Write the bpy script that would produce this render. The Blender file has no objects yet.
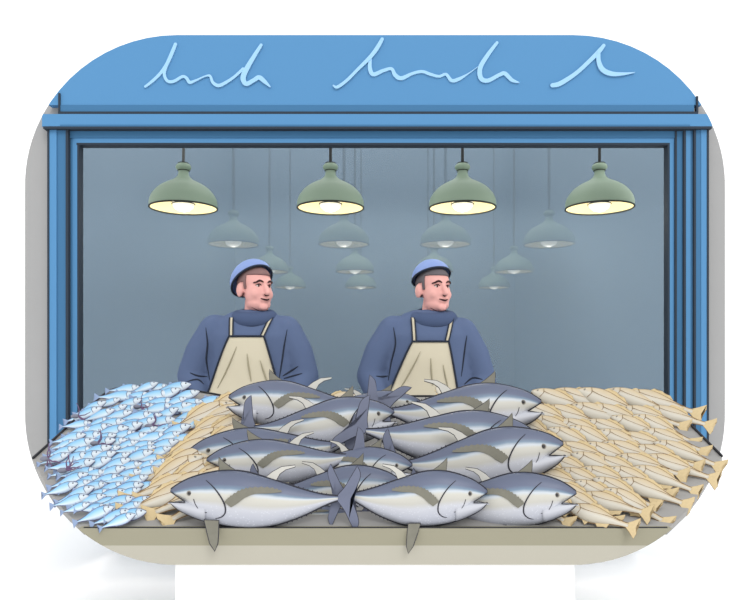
import bpy, bmesh, math, random
from mathutils import Vector, Matrix
from mathutils.bvhtree import BVHTree
random.seed(7)
SC = bpy.context.scene
COL = SC.collection
F = 700.0; EYE = 1.35; HX = 375.0; HY = 358.0

def P(px, py, d):
    return Vector(((px - HX) * d / F, d, EYE + (HY - py) * d / F))

# ---------------------------------------------------------------- materials
def lin(c):
    c = c / 255.0
    return c / 12.92 if c <= 0.04045 else ((c + 0.055) / 1.055) ** 2.4
G = 0.74      # the place is brightly lit, so paints are a little deeper than they look
def rgb(r, g, b): return (lin(r) * G, lin(g) * G, lin(b) * G, 1.0)
MATS = {}
def mat(name, col, rough=0.6, spec=0.2, noise=0.0, nscale=8.0, emit=None, estr=1.0, metal=0.0, bump=0.0):
    m = bpy.data.materials.new(name); m.use_nodes = True
    nt = m.node_tree; b = nt.nodes['Principled BSDF']
    b.inputs['Roughness'].default_value = rough
    b.inputs['Specular IOR Level'].default_value = spec
    b.inputs['Metallic'].default_value = metal
    c = rgb(*col)
    b.inputs['Base Color'].default_value = c
    if noise > 0 or bump > 0:
        tc = nt.nodes.new('ShaderNodeTexCoord'); n = nt.nodes.new('ShaderNodeTexNoise')
        n.inputs['Scale'].default_value = nscale; n.inputs['Detail'].default_value = 4
        nt.links.new(tc.outputs['Object'], n.inputs['Vector'])
        if noise > 0:
            mx = nt.nodes.new('ShaderNodeMix'); mx.data_type = 'RGBA'
            mx.inputs[6].default_value = tuple(v * (1 - noise) for v in c[:3]) + (1,)
            mx.inputs[7].default_value = tuple(min(1, v * (1 + noise)) for v in c[:3]) + (1,)
            nt.links.new(n.outputs['Fac'], mx.inputs[0]); nt.links.new(mx.outputs[2], b.inputs['Base Color'])
        if bump > 0:
            bp = nt.nodes.new('ShaderNodeBump'); bp.inputs['Strength'].default_value = bump
            nt.links.new(n.outputs['Fac'], bp.inputs['Height']); nt.links.new(bp.outputs['Normal'], b.inputs['Normal'])
    if emit:
        b.inputs['Emission Color'].default_value = rgb(*emit); b.inputs['Emission Strength'].default_value = estr
    MATS[name] = m
    return m

def ramp_mat(name, stops, attr='tone', rough=0.4, spec=0.35, flecks=False, fscale=60, fcol=(225, 228, 235), famt=0.5):
    """colour pattern that runs over the body, read from a per-vertex attribute"""
    m = bpy.data.materials.new(name); m.use_nodes = True
    nt = m.node_tree; b = nt.nodes['Principled BSDF']
    b.inputs['Roughness'].default_value = rough; b.inputs['Specular IOR Level'].default_value = spec
    a = nt.nodes.new('ShaderNodeAttribute'); a.attribute_name = attr
    r = nt.nodes.new('ShaderNodeValToRGB'); e = r.color_ramp.elements
    e[0].position = stops[0][0]; e[0].color = rgb(*stops[0][1])
    e[1].position = stops[-1][0]; e[1].color = rgb(*stops[-1][1])
    for p, c in stops[1:-1]:
        x = e.new(p); x.color = rgb(*c)
    tc = nt.nodes.new('ShaderNodeTexCoord')
    n = nt.nodes.new('ShaderNodeTexNoise'); n.inputs['Scale'].default_value = 9; n.inputs['Detail'].default_value = 5
    nt.links.new(tc.outputs['Object'], n.inputs['Vector'])
    ma = nt.nodes.new('ShaderNodeMath'); ma.operation = 'MULTIPLY_ADD'
    ma.inputs[1].default_value = 0.05; ma.inputs[2].default_value = -0.025
    nt.links.new(n.outputs['Fac'], ma.inputs[0])
    ad = nt.nodes.new('ShaderNodeMath'); ad.operation = 'ADD'
    nt.links.new(a.outputs['Fac'], ad.inputs[0]); nt.links.new(ma.outputs[0], ad.inputs[1])
    nt.links.new(ad.outputs[0], r.inputs['Fac'])
    out = r.outputs['Color']
    if flecks:
        v = nt.nodes.new('ShaderNodeTexVoronoi'); v.inputs['Scale'].default_value = fscale
        nt.links.new(tc.outputs['Object'], v.inputs['Vector'])
        lt = nt.nodes.new('ShaderNodeMath'); lt.operation = 'LESS_THAN'; lt.inputs[1].default_value = 0.22
        nt.links.new(v.outputs['Distance'], lt.inputs[0])
        g = nt.nodes.new('ShaderNodeMath'); g.operation = 'GREATER_THAN'; g.inputs[1].default_value = 0.62
        nt.links.new(a.outputs['Fac'], g.inputs[0])
        mu = nt.nodes.new('ShaderNodeMath'); mu.operation = 'MULTIPLY'
        nt.links.new(lt.outputs[0], mu.inputs[0]); nt.links.new(g.outputs[0], mu.inputs[1])
        m3 = nt.nodes.new('ShaderNodeMath'); m3.operation = 'MULTIPLY'; m3.inputs[1].default_value = famt
        nt.links.new(mu.outputs[0], m3.inputs[0])
        mx = nt.nodes.new('ShaderNodeMix'); mx.data_type = 'RGBA'
        mx.inputs[7].default_value = rgb(*fcol)
        nt.links.new(m3.outputs[0], mx.inputs[0]); nt.links.new(out, mx.inputs[6]); out = mx.outputs[2]
    nt.links.new(out, b.inputs['Base Color'])
    MATS[name] = m
    return m

mat('blue_paint', (95, 152, 201), 0.6, 0.1)
mat('shaded_blue', (74, 125, 168), 0.6, 0.1)  # shade on the blue mouldings, put into a darker colour
mat('dark_gasket', (58, 68, 80), 0.7, 0.1)
mat('pale_script', (172, 219, 255), 0.6, 0.1)
mat('grey_render', (177, 177, 177), 0.9, 0.1, noise=0.02, nscale=12)
mat('room_wall', (150, 168, 184), 0.9, 0.05)
mat('white_floor', (285, 285, 285), 0.9, 0.05)
mat('lamp_green', (160, 182, 160), 0.5, 0.25)
mat('lamp_lining', (255, 240, 190), 0.6, 0.1)
mat('lamp_line', (62, 66, 62), 0.6, 0.1)
mat('bulb', (255, 255, 250), 0.4, 0.1, emit=(255, 246, 214), estr=1.0)
mat('cord', (104, 106, 104), 0.7, 0.1)
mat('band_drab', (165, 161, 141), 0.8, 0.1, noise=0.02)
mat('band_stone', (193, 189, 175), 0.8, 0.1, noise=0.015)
mat('tray_grey', (165, 163, 160), 0.5, 0.2, noise=0.04)
mat('line_dark', (60, 60, 64), 0.7, 0.1)
mat('sweater', (102, 118, 152), 0.95, 0.05, noise=0.03, nscale=30)
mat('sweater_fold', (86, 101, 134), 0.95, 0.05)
mat('seam_dark', (56, 62, 76), 0.9, 0.05)
mat('apron', (232, 223, 198), 0.9, 0.05, noise=0.015)
mat('apron_fold_shade', (186, 178, 152), 0.9, 0.05)  # apron colour darkened for the shade of its folds
mat('cap', (152, 175, 230), 0.9, 0.05)
mat('skin', (255, 192, 184), 0.7, 0.15, noise=0.02)
mat('hair_brown', (150, 120, 118), 0.9, 0.05)
mat('hair_grey', (118, 112, 116), 0.9, 0.05)
mat('feature_dark', (72, 48, 50), 0.7, 0.1)
mat('eye_white', (240, 225, 220), 0.5, 0.2)
mat('trouser', (66, 74, 98), 0.9, 0.05)
mat('shoe', (50, 50, 54), 0.6, 0.2)
mat('fish_line', (62, 62, 70), 0.6, 0.1)
mat('fin_blue', (112, 118, 140), 0.5, 0.3, noise=0.12, nscale=14)
mat('fin_olive', (132, 130, 118), 0.6, 0.2, noise=0.12, nscale=30)
mat('fin_pale', (212, 210, 202), 0.5, 0.2)
mat('eye_dark', (52, 50, 52), 0.3, 0.4)
mat('eye_ring', (150, 145, 135), 0.4, 0.3)
mat('tan_fin', (222, 200, 156), 0.7, 0.15, noise=0.12, nscale=30)
mat('tan_line', (138, 108, 70), 0.7, 0.1)
mat('sardine_line', (104, 104, 134), 0.6, 0.1)
mat('sardine_fin', (150, 170, 205), 0.5, 0.2)
mat('sardine_eye', (90, 92, 108), 0.4, 0.3)
mat('squid_purple', (128, 104, 138), 0.6, 0.2, noise=0.1, nscale=80)
mat('squid_body', (132, 134, 150), 0.5, 0.3, noise=0.1, nscale=40)
ramp_mat('tuna_skin', [(0.0, (96, 104, 126)), (0.24, (108, 116, 140)), (0.31, (124, 146, 168)), (0.37, (212, 220, 228)),
                       (0.43, (214, 212, 202)), (0.56, (204, 202, 194)), (0.66, (206, 208, 216)), (0.82, (192, 195, 206)), (1.0, (160, 164, 176))], flecks=True)
ramp_mat('tuna_jaw', [(0.0, (190, 194, 204)), (0.5, (206, 208, 216)), (1.0, (140, 144, 156))])
ramp_mat('tan_skin', [(0.0, (214, 180, 128)), (0.2, (228, 198, 150)), (0.36, (236, 212, 168)), (0.62, (246, 234, 206)), (1.0, (218, 200, 164))], rough=0.6, spec=0.15)
ramp_mat('tan_pale_skin', [(0.0, (204, 184, 150)), (0.22, (216, 200, 170)), (0.4, (218, 206, 184)), (0.6, (224, 219, 206)), (1.0, (206, 198, 180))], rough=0.6, spec=0.15)
ramp_mat('sardine_skin', [(0.0, (110, 160, 206)), (0.25, (140, 200, 242)), (0.5, (176, 222, 250)), (0.8, (226, 242, 252)), (1.0, (176, 198, 226))], rough=0.35, spec=0.4)
ramp_mat('sardine_head', [(0.0, (176, 196, 216)), (0.5, (228, 238, 244)), (1.0, (200, 210, 224))], rough=0.35, spec=0.4)

# added milky pane that stands in for haze over the rear lamps
gm = bpy.data.materials.new('haze_sheet'); gm.use_nodes = True; nt = gm.node_tree
for n in list(nt.nodes):
    if n.type != 'OUTPUT_MATERIAL': nt.nodes.remove(n)
o_ = [n for n in nt.nodes if n.type == 'OUTPUT_MATERIAL'][0]
tr = nt.nodes.new('ShaderNodeBsdfTransparent'); df = nt.nodes.new('ShaderNodeBsdfDiffuse')
df.inputs['Color'].default_value = rgb(149, 170, 187)
mx = nt.nodes.new('ShaderNodeMixShader'); mx.inputs[0].default_value = 0.52
nt.links.new(tr.outputs[0], mx.inputs[1]); nt.links.new(df.outputs[0], mx.inputs[2]); nt.links.new(mx.outputs[0], o_.inputs[0])
MATS['haze_sheet'] = gm

# ---------------------------------------------------------------- helpers
def link(o, parent=None):
    COL.objects.link(o)
    if parent is not None: o.parent = parent
    return o
def obj(name, bm, m, parent=None, smooth=False, loc=None):
    bmesh.ops.recalc_face_normals(bm, faces=bm.faces[:])
    me = bpy.data.meshes.new(name); bm.to_mesh(me); bm.free()
    for x in (m if isinstance(m, (list, tuple)) else [m]): me.materials.append(MATS[x])
    if smooth:
        for p in me.polygons: p.use_smooth = True
    o = bpy.data.objects.new(name, me)
    if loc is not None: o.location = loc
    return link(o, parent)
def tag(o, label=None, cat=None, group=None, kind=None):
    if label: o['label'] = label
    if cat: o['category'] = cat
    if group: o['group'] = group
    if kind: o['kind'] = kind
    return o
def empty(name, loc=(0, 0, 0)):
    o = bpy.data.objects.new(name, None); o.location = loc; o.empty_display_size = 0.05
    return link(o)
def copy_tree(o, parent=None):
    c = o.copy(); COL.objects.link(c)
    if parent is not None: c.parent = parent
    for ch in KIDS.get(o.name, []): pass
    for ch in [x for x in bpy.data.objects if x.parent == o]: copy_tree(ch, c)
    return c
KIDS = {}

def add_box(bm, x0, x1, y0, y1, z0, z1, mi=0):
    v = [bm.verts.new((x, y, z)) for x in (x0, x1) for y in (y0, y1) for z in (z0, z1)]
    for f in ((0, 1, 3, 2), (4, 6, 7, 5), (0, 4, 5, 1), (2, 3, 7, 6), (0, 2, 6, 4), (1, 5, 7, 3)):
        bm.faces.new([v[i] for i in f]).material_index = mi
def add_prism(bm, pts, n, mi=0):
    """closed outline pts (list of Vector), extruded along vector n"""
    a = [bm.verts.new(p) for p in pts]; b = [bm.verts.new(p + n) for p in pts]
    f1 = bm.faces.new(a); f2 = bm.faces.new(b[::-1]); f1.material_index = f2.material_index = mi
    k = len(pts)
    for i in range(k):
        f = bm.faces.new((a[i], b[i], b[(i + 1) % k], a[(i + 1) % k])); f.material_index = mi
    bmesh.ops.triangulate(bm, faces=[f1, f2])
def catmull(pts, n=6, closed=False):
    pts = [Vector(p) for p in pts]
    out = []; k = len(pts); rng = k if closed else k - 1
    for i in range(rng):
        p0 = pts[(i - 1) % k] if (closed or i > 0) else pts[0]
        p1 = pts[i]; p2 = pts[(i + 1) % k]
        p3 = pts[(i + 2) % k] if (closed or i < k - 2) else pts[-1]
        for j in range(n):
            t = j / n
            out.append(0.5 * ((2 * p1) + (-p0 + p2) * t + (2 * p0 - 5 * p1 + 4 * p2 - p3) * t * t + (-p0 + 3 * p1 - 3 * p2 + p3) * t ** 3))
    if not closed: out.append(pts[-1])
    return out
def add_tube(bm, pts, r, seg=6, closed=False, mi=0):
    pts = [Vector(p) for p in pts]; k = len(pts)
    rr = r if isinstance(r, (list, tuple)) else [r] * k
    rings = []; up = None
    for i in range(k):
        if closed: t = pts[(i + 1) % k] - pts[i - 1]
        else: t = pts[min(i + 1, k - 1)] - pts[max(i - 1, 0)]
        if t.length < 1e-9: t = Vector((0, 0, 1))
        t.normalize()
        if up is None:
            up = Vector((0, 0, 1)) if abs(t.z) < 0.9 else Vector((0, 1, 0))
        a = (up - t * up.dot(t))
        if a.length < 1e-6: a = t.orthogonal()
        a.normalize(); up = a; b = t.cross(a)
        rings.append([bm.verts.new(pts[i] + (a * math.cos(q) + b * math.sin(q)) * rr[i]) for q in [2 * math.pi * s / seg for s in range(seg)]])
    for i in range(k if closed else k - 1):
        A = rings[i]; B = rings[(i + 1) % k]
        for s in range(seg):
            bm.faces.new((A[s], A[(s + 1) % seg], B[(s + 1) % seg], B[s])).material_index = mi
    if not closed:
        bm.faces.new(rings[0][::-1]).material_index = mi; bm.faces.new(rings[-1]).material_index = mi
def add_lathe(bm, prof, seg=32, c=(0, 0), closed_prof=False):
    rings = []
    for r, z in prof:
        if r < 1e-6: rings.append([bm.verts.new((c[0], c[1], z))])
        else: rings.append([bm.verts.new((c[0] + r * math.cos(2 * math.pi * s / seg), c[1] + r * math.sin(2 * math.pi * s / seg), z)) for s in range(seg)])
    n = len(rings)
    for i in range(n if closed_prof else n - 1):
        A = rings[i]; B = rings[(i + 1) % n]
        for s in range(seg):
            t = (s + 1) % seg
            if len(A) == 1 and len(B) == 1: continue
            if len(A) == 1: bm.faces.new((A[0], B[t], B[s]))
            elif len(B) == 1: bm.faces.new((A[s], A[t], B[0]))
            else: bm.faces.new((A[s], A[t], B[t], B[s]))
def add_ell(bm, c, r, M=None, u=20, v=12):
    mt = Matrix.Translation(Vector(c)) @ Matrix.Diagonal((r[0], r[1], r[2], 1))
    if M is not None: mt = M @ mt
    return bmesh.ops.create_uvsphere(bm, u_segments=u, v_segments=v, radius=1, matrix=mt)
def add_chain(bm, pts, rs, M=None):
    """overlapping rounded links from joint to joint"""
    pts = [Vector(p) for p in pts]
    if M is not None: pts = [M @ p for p in pts]
    for i in range(len(pts) - 1):
        d = (pts[i + 1] - pts[i]).length; n = max(2, int(d / (min(rs[i], rs[i + 1]) * 0.35)))
        q = [pts[i].lerp(pts[i + 1], t / n) for t in range(n + 1)]
        add_tube(bm, q, [rs[i] + (rs[i + 1] - rs[i]) * t / n for t in range(n + 1)], 14)
    for p, r in zip(pts, rs): add_ell(bm, p, (r, r, r), None, 14, 8)
def add_loft(bm, rings, seg=28):
    """rings: (centre x, y, z, rx, ry) ellipses stacked in z"""
    R = [[bm.verts.new((cx + rx * math.cos(a), cy + ry * math.sin(a), z)) for a in [2 * math.pi * s / seg for s in range(seg)]] for cx, cy, z, rx, ry in rings]
    for A, B in zip(R, R[1:]):
        for s in range(seg): bm.faces.new((A[s], A[(s + 1) % seg], B[(s + 1) % seg], B[s]))
    bm.faces.new(R[0][::-1]); bm.faces.new(R[-1])
def fuse(bm, voxel, smooth_it, factor=0.5):
    """weld overlapping closed forms into one continuous skin"""
    bmesh.ops.recalc_face_normals(bm, faces=bm.faces[:])
    me = bpy.data.meshes.new('tmp'); bm.to_mesh(me); bm.free()
    o = bpy.data.objects.new('tmp', me); COL.objects.link(o)
    r = o.modifiers.new('r', 'REMESH'); r.mode = 'VOXEL'; r.voxel_size = voxel
    s = o.modifiers.new('s', 'SMOOTH'); s.iterations = smooth_it; s.factor = factor
    dg = bpy.context.evaluated_depsgraph_get(); dg.update()
    ev = o.evaluated_get(dg); m2 = bpy.data.meshes.new_from_object(ev)
    bpy.data.objects.remove(o); bpy.data.meshes.remove(me)
    out = bmesh.new(); out.from_mesh(m2); bpy.data.meshes.remove(m2)
    return out

# ---------------------------------------------------------------- shop front
def corner(px0, px1, cx, cy, rx, ry, a0, a1, n=16, ex=2.0):
    out = []
    for i in range(n + 1):
        a = math.radians(a0 + (a1 - a0) * i / n); c, s = math.cos(a), math.sin(a)
        out.append((cx + rx * math.copysign(abs(c) ** (2 / ex), c), cy - ry * math.copysign(abs(s) ** (2 / ex), s)))
    return out
RX, RY = 152.0, 150.0
TLc = corner(0, 0, 25 + RX, 35 + RY, RX, RY, 180, 90)
TRc = corner(0, 0, 725 - RX, 35 + RY, RX, RY, 90, 0)
BRc = corner(0, 0, 725 - RX, 565 - RY, RX, RY, 0, -90)
BLc = corner(0, 0, 25 + RX, 565 - RY, RX, RY, -90, -180)
def edge_x(py, right=False):
    """the side of the rounded front at a height"""
    if py < 35 + RY: t = (35 + RY - py) / RY
    elif py > 565 - RY: t = (py - 565 + RY) / RY
    else: t = 0
    dx = RX * (1 - math.sqrt(max(0, 1 - t * t)))
    return (725 - dx) if right else (25 + dx)

DW = 3.15
# wall_front : rounded rendered front with its opening, standing on a central foot
bm = bmesh.new()
def ring_pts(d):
    o = [P(x, y, d) for x, y in TLc + TRc + BRc + BLc]
    return o
outer = [(x, y) for x, y in TLc + TRc + BRc + BLc]
n = Vector((0, 0.03, 0))
def panel(pts):  # a solid piece of the wall
    add_prism(bm, [P(x, y, DW) for x, y in pts], n)
panel([(x, y) for x, y in TLc if y <= 140] and [(edge_x(140), 140)] + [(x, y) for x, y in TLc if y < 139] + [(x, y) for x, y in TRc if y < 139] + [(edge_x(140, True), 140)])
panel([(edge_x(y), y) for y in range(500, 139, -10)] + [(edge_x(140), 140), (74, 140), (74, 500)])
panel([(672, 500), (672, 140)] + [(edge_x(y, True), y) for y in range(140, 501, 10)])
panel([(edge_x(500), 500), (edge_x(500, True), 500)] + [(x, y) for x, y in BRc if y > 501] + [(x, y) for x, y in BLc if y > 501])
add_box(bm, -0.5, 0.5, DW, DW + 0.03, 0.0, 0.43)
tag(obj('wall_front', bm, 'grey_render'), kind='structure')

def strip(px0, px1, py0, py1, d0, d1, name, m, parent=None, clip=False):
    """a straight board of the shop front, px rectangle at distance d0, running back to d1"""
    bm = bmesh.new()
    if clip:
        ys = [py0 + (py1 - py0) * i / 8 for i in range(9)]
        pts = [(max(px0, edge_x(y) + 0.0), y) for y in ys[::-1]] + [(min(px1, edge_x(y, True)), y) for y in ys]
        add_prism(bm, [P(x, y, d0) for x, y in pts], Vector((0, d1 - d0, 0)))
    else:
        a = P(px0, py0, d0); b = P(px1, py1, d0)
        add_box(bm, a.x, b.x, d0, d1, b.z, a.z)
    return obj(name, bm, m, parent)

# sign board
SD = 3.115
bm = bmesh.new()
pts = [(x, y) for x, y in TLc if y < 104] + [(x, y) for x, y in TRc if y < 104] + [(edge_x(105, True), 105), (edge_x(105), 105)]
add_prism(bm, [P(x, y, SD) for x, y in pts], Vector((0, 0.06, 0)))
sign = obj('sign_board', bm, 'blue_paint')
tag(sign, 'long light blue shop sign board with three pale handwritten scribbles, over the window opening', 'sign')
strip(60, 694, 105, 111.5, SD - 0.004, SD + 0.06, 'shadow_band', 'shaded_blue', sign, True)  # painted shade along the foot of the sign
strip(58, 698, 111.5, 114.0, SD - 0.01, SD + 0.06, 'dark_line', 'dark_gasket', sign, True)
for xx, y0 in ((59, 93), (697.5, 96)):
    bm = bmesh.new(); a = P(xx - 0.9, y0, SD - 0.008); b = P(xx + 0.9, 113, SD - 0.008); add_box(bm, a.x, b.x, SD - 0.008, SD + 0.01, b.z, a.z)
    obj('corner_line', bm, 'dark_gasket', sign)
# pale handwriting: flat raised strokes
def stroke(pts, widths, d):
    SK[0] += .0009; d = d - SK[0] % .004
    bm = bmesh.new()
    Q = catmull([(x, y, 0) for x, y in pts], 8); W = catmull([(w, 0, 0) for w in widths], 8)
    k = len(Q); L = []; R = []
    for i in range(k):
        t = (Q[min(i + 1, k - 1)] - Q[max(0, i - 1)]); t.normalize(); nn = Vector((-t.y, t.x, 0)) * max(W[i].x, 0.15) * 0.5
        L.append(Q[i] + nn); R.append(Q[i] - nn)
    s = 1
    for i in range(k - 1):
        quad = [L[i], R[i], R[i + 1], L[i + 1]]
        add_prism(bm, [P(q.x, q.y, d) for q in quad], Vector((0, 0.006, 0)))
    for q, w in ((Q[0], widths[0]), (Q[-1], widths[-1])):   # round ends
        add_prism(bm, [P(q.x + w / 2 * math.cos(a), q.y + w / 2 * math.sin(a), d - .0005) for a in [i * math.pi / 6 for i in range(12)]], Vector((0, 0.006, 0)))
    return bm
SK = [0.0]
def c1(l): return [(130 + x / 4.69, 30 + y / 4.69) for x, y in l]
def c2(l): return [(320 + x / 3.57, 30 + y / 3.57) for x, y in l]
def c3(l): return [(540 + x / 4.167, 30 + y / 4.167) for x, y in l]
SL = SD - 0.006
def joined(strokes):
    out = bmesh.new()
    for p, w in strokes:
        b = stroke(p, w, SL); me = bpy.data.meshes.new('t'); b.to_mesh(me); b.free(); out.from_mesh(me); bpy.data.meshes.remove(me)
    return out
obj('lettering', joined([(c1([(71, 265), (100, 243), (140, 205), (172, 160), (195, 110), (213, 66)]), [2.2, 2.8, 3, 3.4, 3.6, 3.2]),
    (c1([(172, 165), (160, 205), (175, 238), (205, 240), (245, 218), (265, 225), (280, 245), (310, 235), (350, 217), (375, 215), (388, 245), (415, 260), (450, 245), (490, 218), (530, 182)]), [2.6, 3, 3, 3, 2.8, 3, 3.2, 2, 1.4, 2.4, 3, 3.4, 3, 2.6, 3]),
    (c1([(615, 70), (580, 125), (545, 185), (530, 225), (545, 252), (580, 235), (605, 222), (630, 240), (656, 265)]), [3, 4, 5, 5.2, 4.4, 4, 4.4, 4, 1.4])]), 'pale_script', sign)
obj('lettering', joined([(c2([(48, 198), (62, 203), (95, 180), (135, 140), (180, 95), (205, 62), (222, 32)]), [1.6, 3, 3, 3, 3.8, 4, 3.4]),
    (c2([(180, 100), (178, 135), (190, 158), (225, 145), (255, 138), (268, 160), (290, 172), (330, 155), (365, 148), (395, 158), (425, 165), (450, 158), (470, 180), (495, 175), (530, 155), (565, 130)]), [3, 4, 4, 3.4, 3, 4, 4, 3, 3, 3, 2.6, 2.8, 3.4, 3.4, 1.2, 0.5]),
    (c2([(632, 45), (598, 90), (572, 135), (575, 172), (600, 180), (640, 160), (660, 155), (685, 178), (710, 187)]), [3, 4, 4.6, 4.6, 4, 3.6, 4, 3.6, 1.2])]), 'pale_script', sign)
obj('lettering', joined([(c3([(52, 230), (85, 222), (150, 180), (205, 130), (245, 90), (266, 64)]), [4.2, 4.6, 4, 4, 4.4, 3.4]),
    (c3([(245, 92), (245, 130), (262, 165), (300, 182), (350, 182), (396, 176)]), [3.4, 4.4, 5, 4.6, 2.8, 0.5])]), 'pale_script', sign)

# cornice rail under the sign
tr1 = strip(42, 712, 114.0, 126.5, SD - 0.016, SD + 0.05, 'trim_1', 'blue_paint', None, True); tag(tr1, kind='structure')
strip(43, 712, 126.3, 128.6, SD - 0.018, SD + 0.05, 'dark_line', 'dark_gasket', tr1, True)
strip(60, 690, 124.6, 126.4, SD - 0.019, SD, 'shadow_strip', 'shaded_blue', tr1)  # flat dark strip, painted shade at the lower edge of the rail
# head of the window frame
FD = 3.135
hd = strip(68, 676, 128, 137.8, FD - .004, DW + 0.03, 'trim_2', 'shaded_blue'); tag(hd, kind='structure')  # darker blue paints the shade under the rail
strip(74, 675, 137.8, 142.8, FD + 0.0008, DW + 0.03, 'frame_board', 'blue_paint', hd)
strip(76.5, 669.5, 142.8, 144.8, FD + 0.0003, DW + 0.035, 'dark_line', 'dark_gasket', hd)
# posts; each board runs down behind the counter
def post(name, bands):
    root = None
    for k, (x0, x1, m, off) in enumerate(bands):
        o = strip(x0, x1, 128.6, 470, FD + off, DW + 0.03, name if k == 0 else ('dark_line' if m == 'dark_gasket' else 'frame_board'), m, root)  # the darker blue boards carry the posts' shade as colour
        if k == 0: root = tag(o, kind='structure')
post('trim_3', [(49.2, 56.5, 'blue_paint', -0.02), (47.2, 49.2, 'dark_gasket', -0.022), (56.5, 65.6, 'shaded_blue', -0.015), (65.6, 68.2, 'dark_gasket', -0.022),
                (68.2, 72.5, 'shaded_blue', 0.002), (72.5, 77.2, 'blue_paint', 0.002), (77.2, 79.2, 'dark_gasket', 0.0012)])
post('trim_4', [(701.2, 707, 'blue_paint', -0.02), (707, 709, 'dark_gasket', -0.022), (696, 701.2, 'shaded_blue', -0.018), (694, 696, 'dark_gasket', -0.022),
                (690.5, 694, 'shaded_blue', -0.01), (686, 690.5, 'blue_paint', -0.01), (683.8, 686, 'dark_gasket', -0.016), (677, 683.8, 'shaded_blue', -0.004),
                (675.2, 677, 'dark_gasket', -0.008), (669.8, 675.2, 'blue_paint', 0.002), (667.8, 669.8, 'dark_gasket', 0.0012)])

# ---------------------------------------------------------------- hall behind
def wedge_wall(name, x0, x1):
    bm = bmesh.new()
    add_prism(bm, [Vector((x0, 4.2, 0.45)), Vector((x0, 4.95, 0.0)), Vector((x0, 9.0, 0.0)), Vector((x0, 9.0, 4.35)), Vector((x0, 4.2, 2.85))], Vector((x1 - x0, 0, 0)))
    tag(obj(name, bm, 'room_wall'), kind='structure')
wedge_wall('wall_left', -1.84, -1.8); wedge_wall('wall_right', 1.8, 1.84)
bm = bmesh.new(); add_box(bm, -1.84, 1.84, 9.0, 9.1, 0, 4.35); tag(obj('wall_back', bm, 'room_wall'), kind='structure')
bm = bmesh.new(); add_prism(bm, [Vector((x, 4.18, z)) for x, z in ((1.84, .45), (1.84, 2.85), (-1.84, 2.85), (-1.84, .45))], Vector((0, .01, 0))); tag(obj('haze_pane_1', bm, 'haze_sheet'), kind='structure')  # added sheet, fades what is behind it like haze
bm = bmesh.new(); add_box(bm, -14, 14, -6, 22, -0.06, 0.0); tag(obj('floor', bm, 'white_floor'), kind='structure')

# ---------------------------------------------------------------- pendant lamps
LZ = 2.145; S = 0.35 / 66.0
prof = [(33, 0), (33.3, 4), (32.3, 9), (29.5, 14), (24.5, 19.5), (17.5, 24), (10.5, 27.5), (6.4, 31), (5.2, 34.5), (5, 37), (7.0, 38.8), (7.6, 41), (6.4, 43.2), (4, 44.6), (2.2, 45.5)]
prof = [(p[0] * S, p[1] * S) for p in prof]
def make_lamp():
    r = empty('pendant_lamp')
    pc = [tuple(v)[:2] for v in catmull([(a, b, 0) for a, b in prof], 4)]
    bm = bmesh.new(); add_lathe(bm, pc + [(0, pc[-1][1])], 40)
    inner = [(max(a - .003, .004), b - 0.0035 * min(1, i_ / 6)) for i_, (a, b) in enumerate(pc[:22])]
    obj('lamp_shade', bm, 'lamp_green', r, True)
    bm = bmesh.new(); add_lathe(bm, inner + [(0, inner[-1][1])], 40); obj('shade_lining', bm, 'lamp_lining', r, True)
    bm = bmesh.new(); add_tube(bm, [(33 * S * math.cos(a), 33 * S * math.sin(a), 0) for a in [i * math.pi / 24 for i in range(48)]], 0.0046, 6, True); obj('shade_rim', bm, 'lamp_line', r, True)
    bm = bmesh.new(); add_ell(bm, (0, 0, 0.022), (0.058, 0.058, 0.04)); b = obj('bulb', bm, 'bulb', r, True)
    bm = bmesh.new(); add_tube(bm, [(0.0595 * math.cos(a), 0.0595 * math.sin(a), 0.02) for a in [i * math.pi / 16 for i in range(32)]], 0.003, 6, True); obj('bulb_ring', bm, 'lamp_line', b, True)
    bm = bmesh.new()
    for z, rr in ((37.2 * S, 5.6 * S), (44.6 * S, 5.2 * S)):
        add_tube(bm, [(rr * math.cos(a), rr * math.sin(a), z) for a in [i * math.pi / 12 for i in range(24)]], 0.0022, 6, True)
    obj('neck_ring', bm, 'lamp_line', r, True)
    return r
rows = [(3.71, [183.5, 330.5, 462.5, 599.5], 2.66), (4.9, [233.5, 344, 445.5, 549], 3.15), (6.45, [269.5, 355, 434, 514], 3.6), (7.9, [290, 361, 428, 494], 4.05)]
names_r = ['bright front row', 'second row back', 'third row back', 'farthest row']
names_c = ['leftmost', 'second from the left', 'third from the left', 'rightmost']
lamp0 = make_lamp(); first = True
look = ['lit sage green pendant lamp', 'hazy pendant lamp', 'small hazy pendant lamp', 'smallest hazy pendant lamp']
for k, (d, xs, bz) in enumerate(rows):
    for j, px in enumerate(xs):
        o = lamp0 if first else copy_tree(lamp0); first = False
        x = (px - HX) * d / F; o.location = (x, d, LZ)
        tag(o, '%s, %s in the %s' % (look[k], names_c[j], names_r[k]), 'lamp', 'pendant lamps')
        bm = bmesh.new()
        if k == 0:
            add_tube(bm, [(0, 0, 44 * S), (0, 0, bz - LZ)], 0.0078, 8)
        else:
            w = 0.0105 if k < 3 else 0.0085
            add_tube(bm, [(0, 0, 44 * S), (0, 0, 44 * S + 0.08), (0, 0, 44 * S + 0.085), (0, 0, bz - LZ)], [0.005, 0.005, w, w], 8)
        obj('cord', bm, 'cord', o)
    w_ = 1.19 if k == 0 else 1.8
    bm = bmesh.new(); add_box(bm, -w_, w_, d - 0.02, d + 0.02, bz, bz + 0.05)
    if k == 0:
        for s_ in (-1.19, 1.15): add_box(bm, s_, s_ + .04, SD + .05, d, bz, bz + .05)
    tag(obj('trim_%d' % (5 + k), bm, 'room_wall'), kind='structure')

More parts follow.
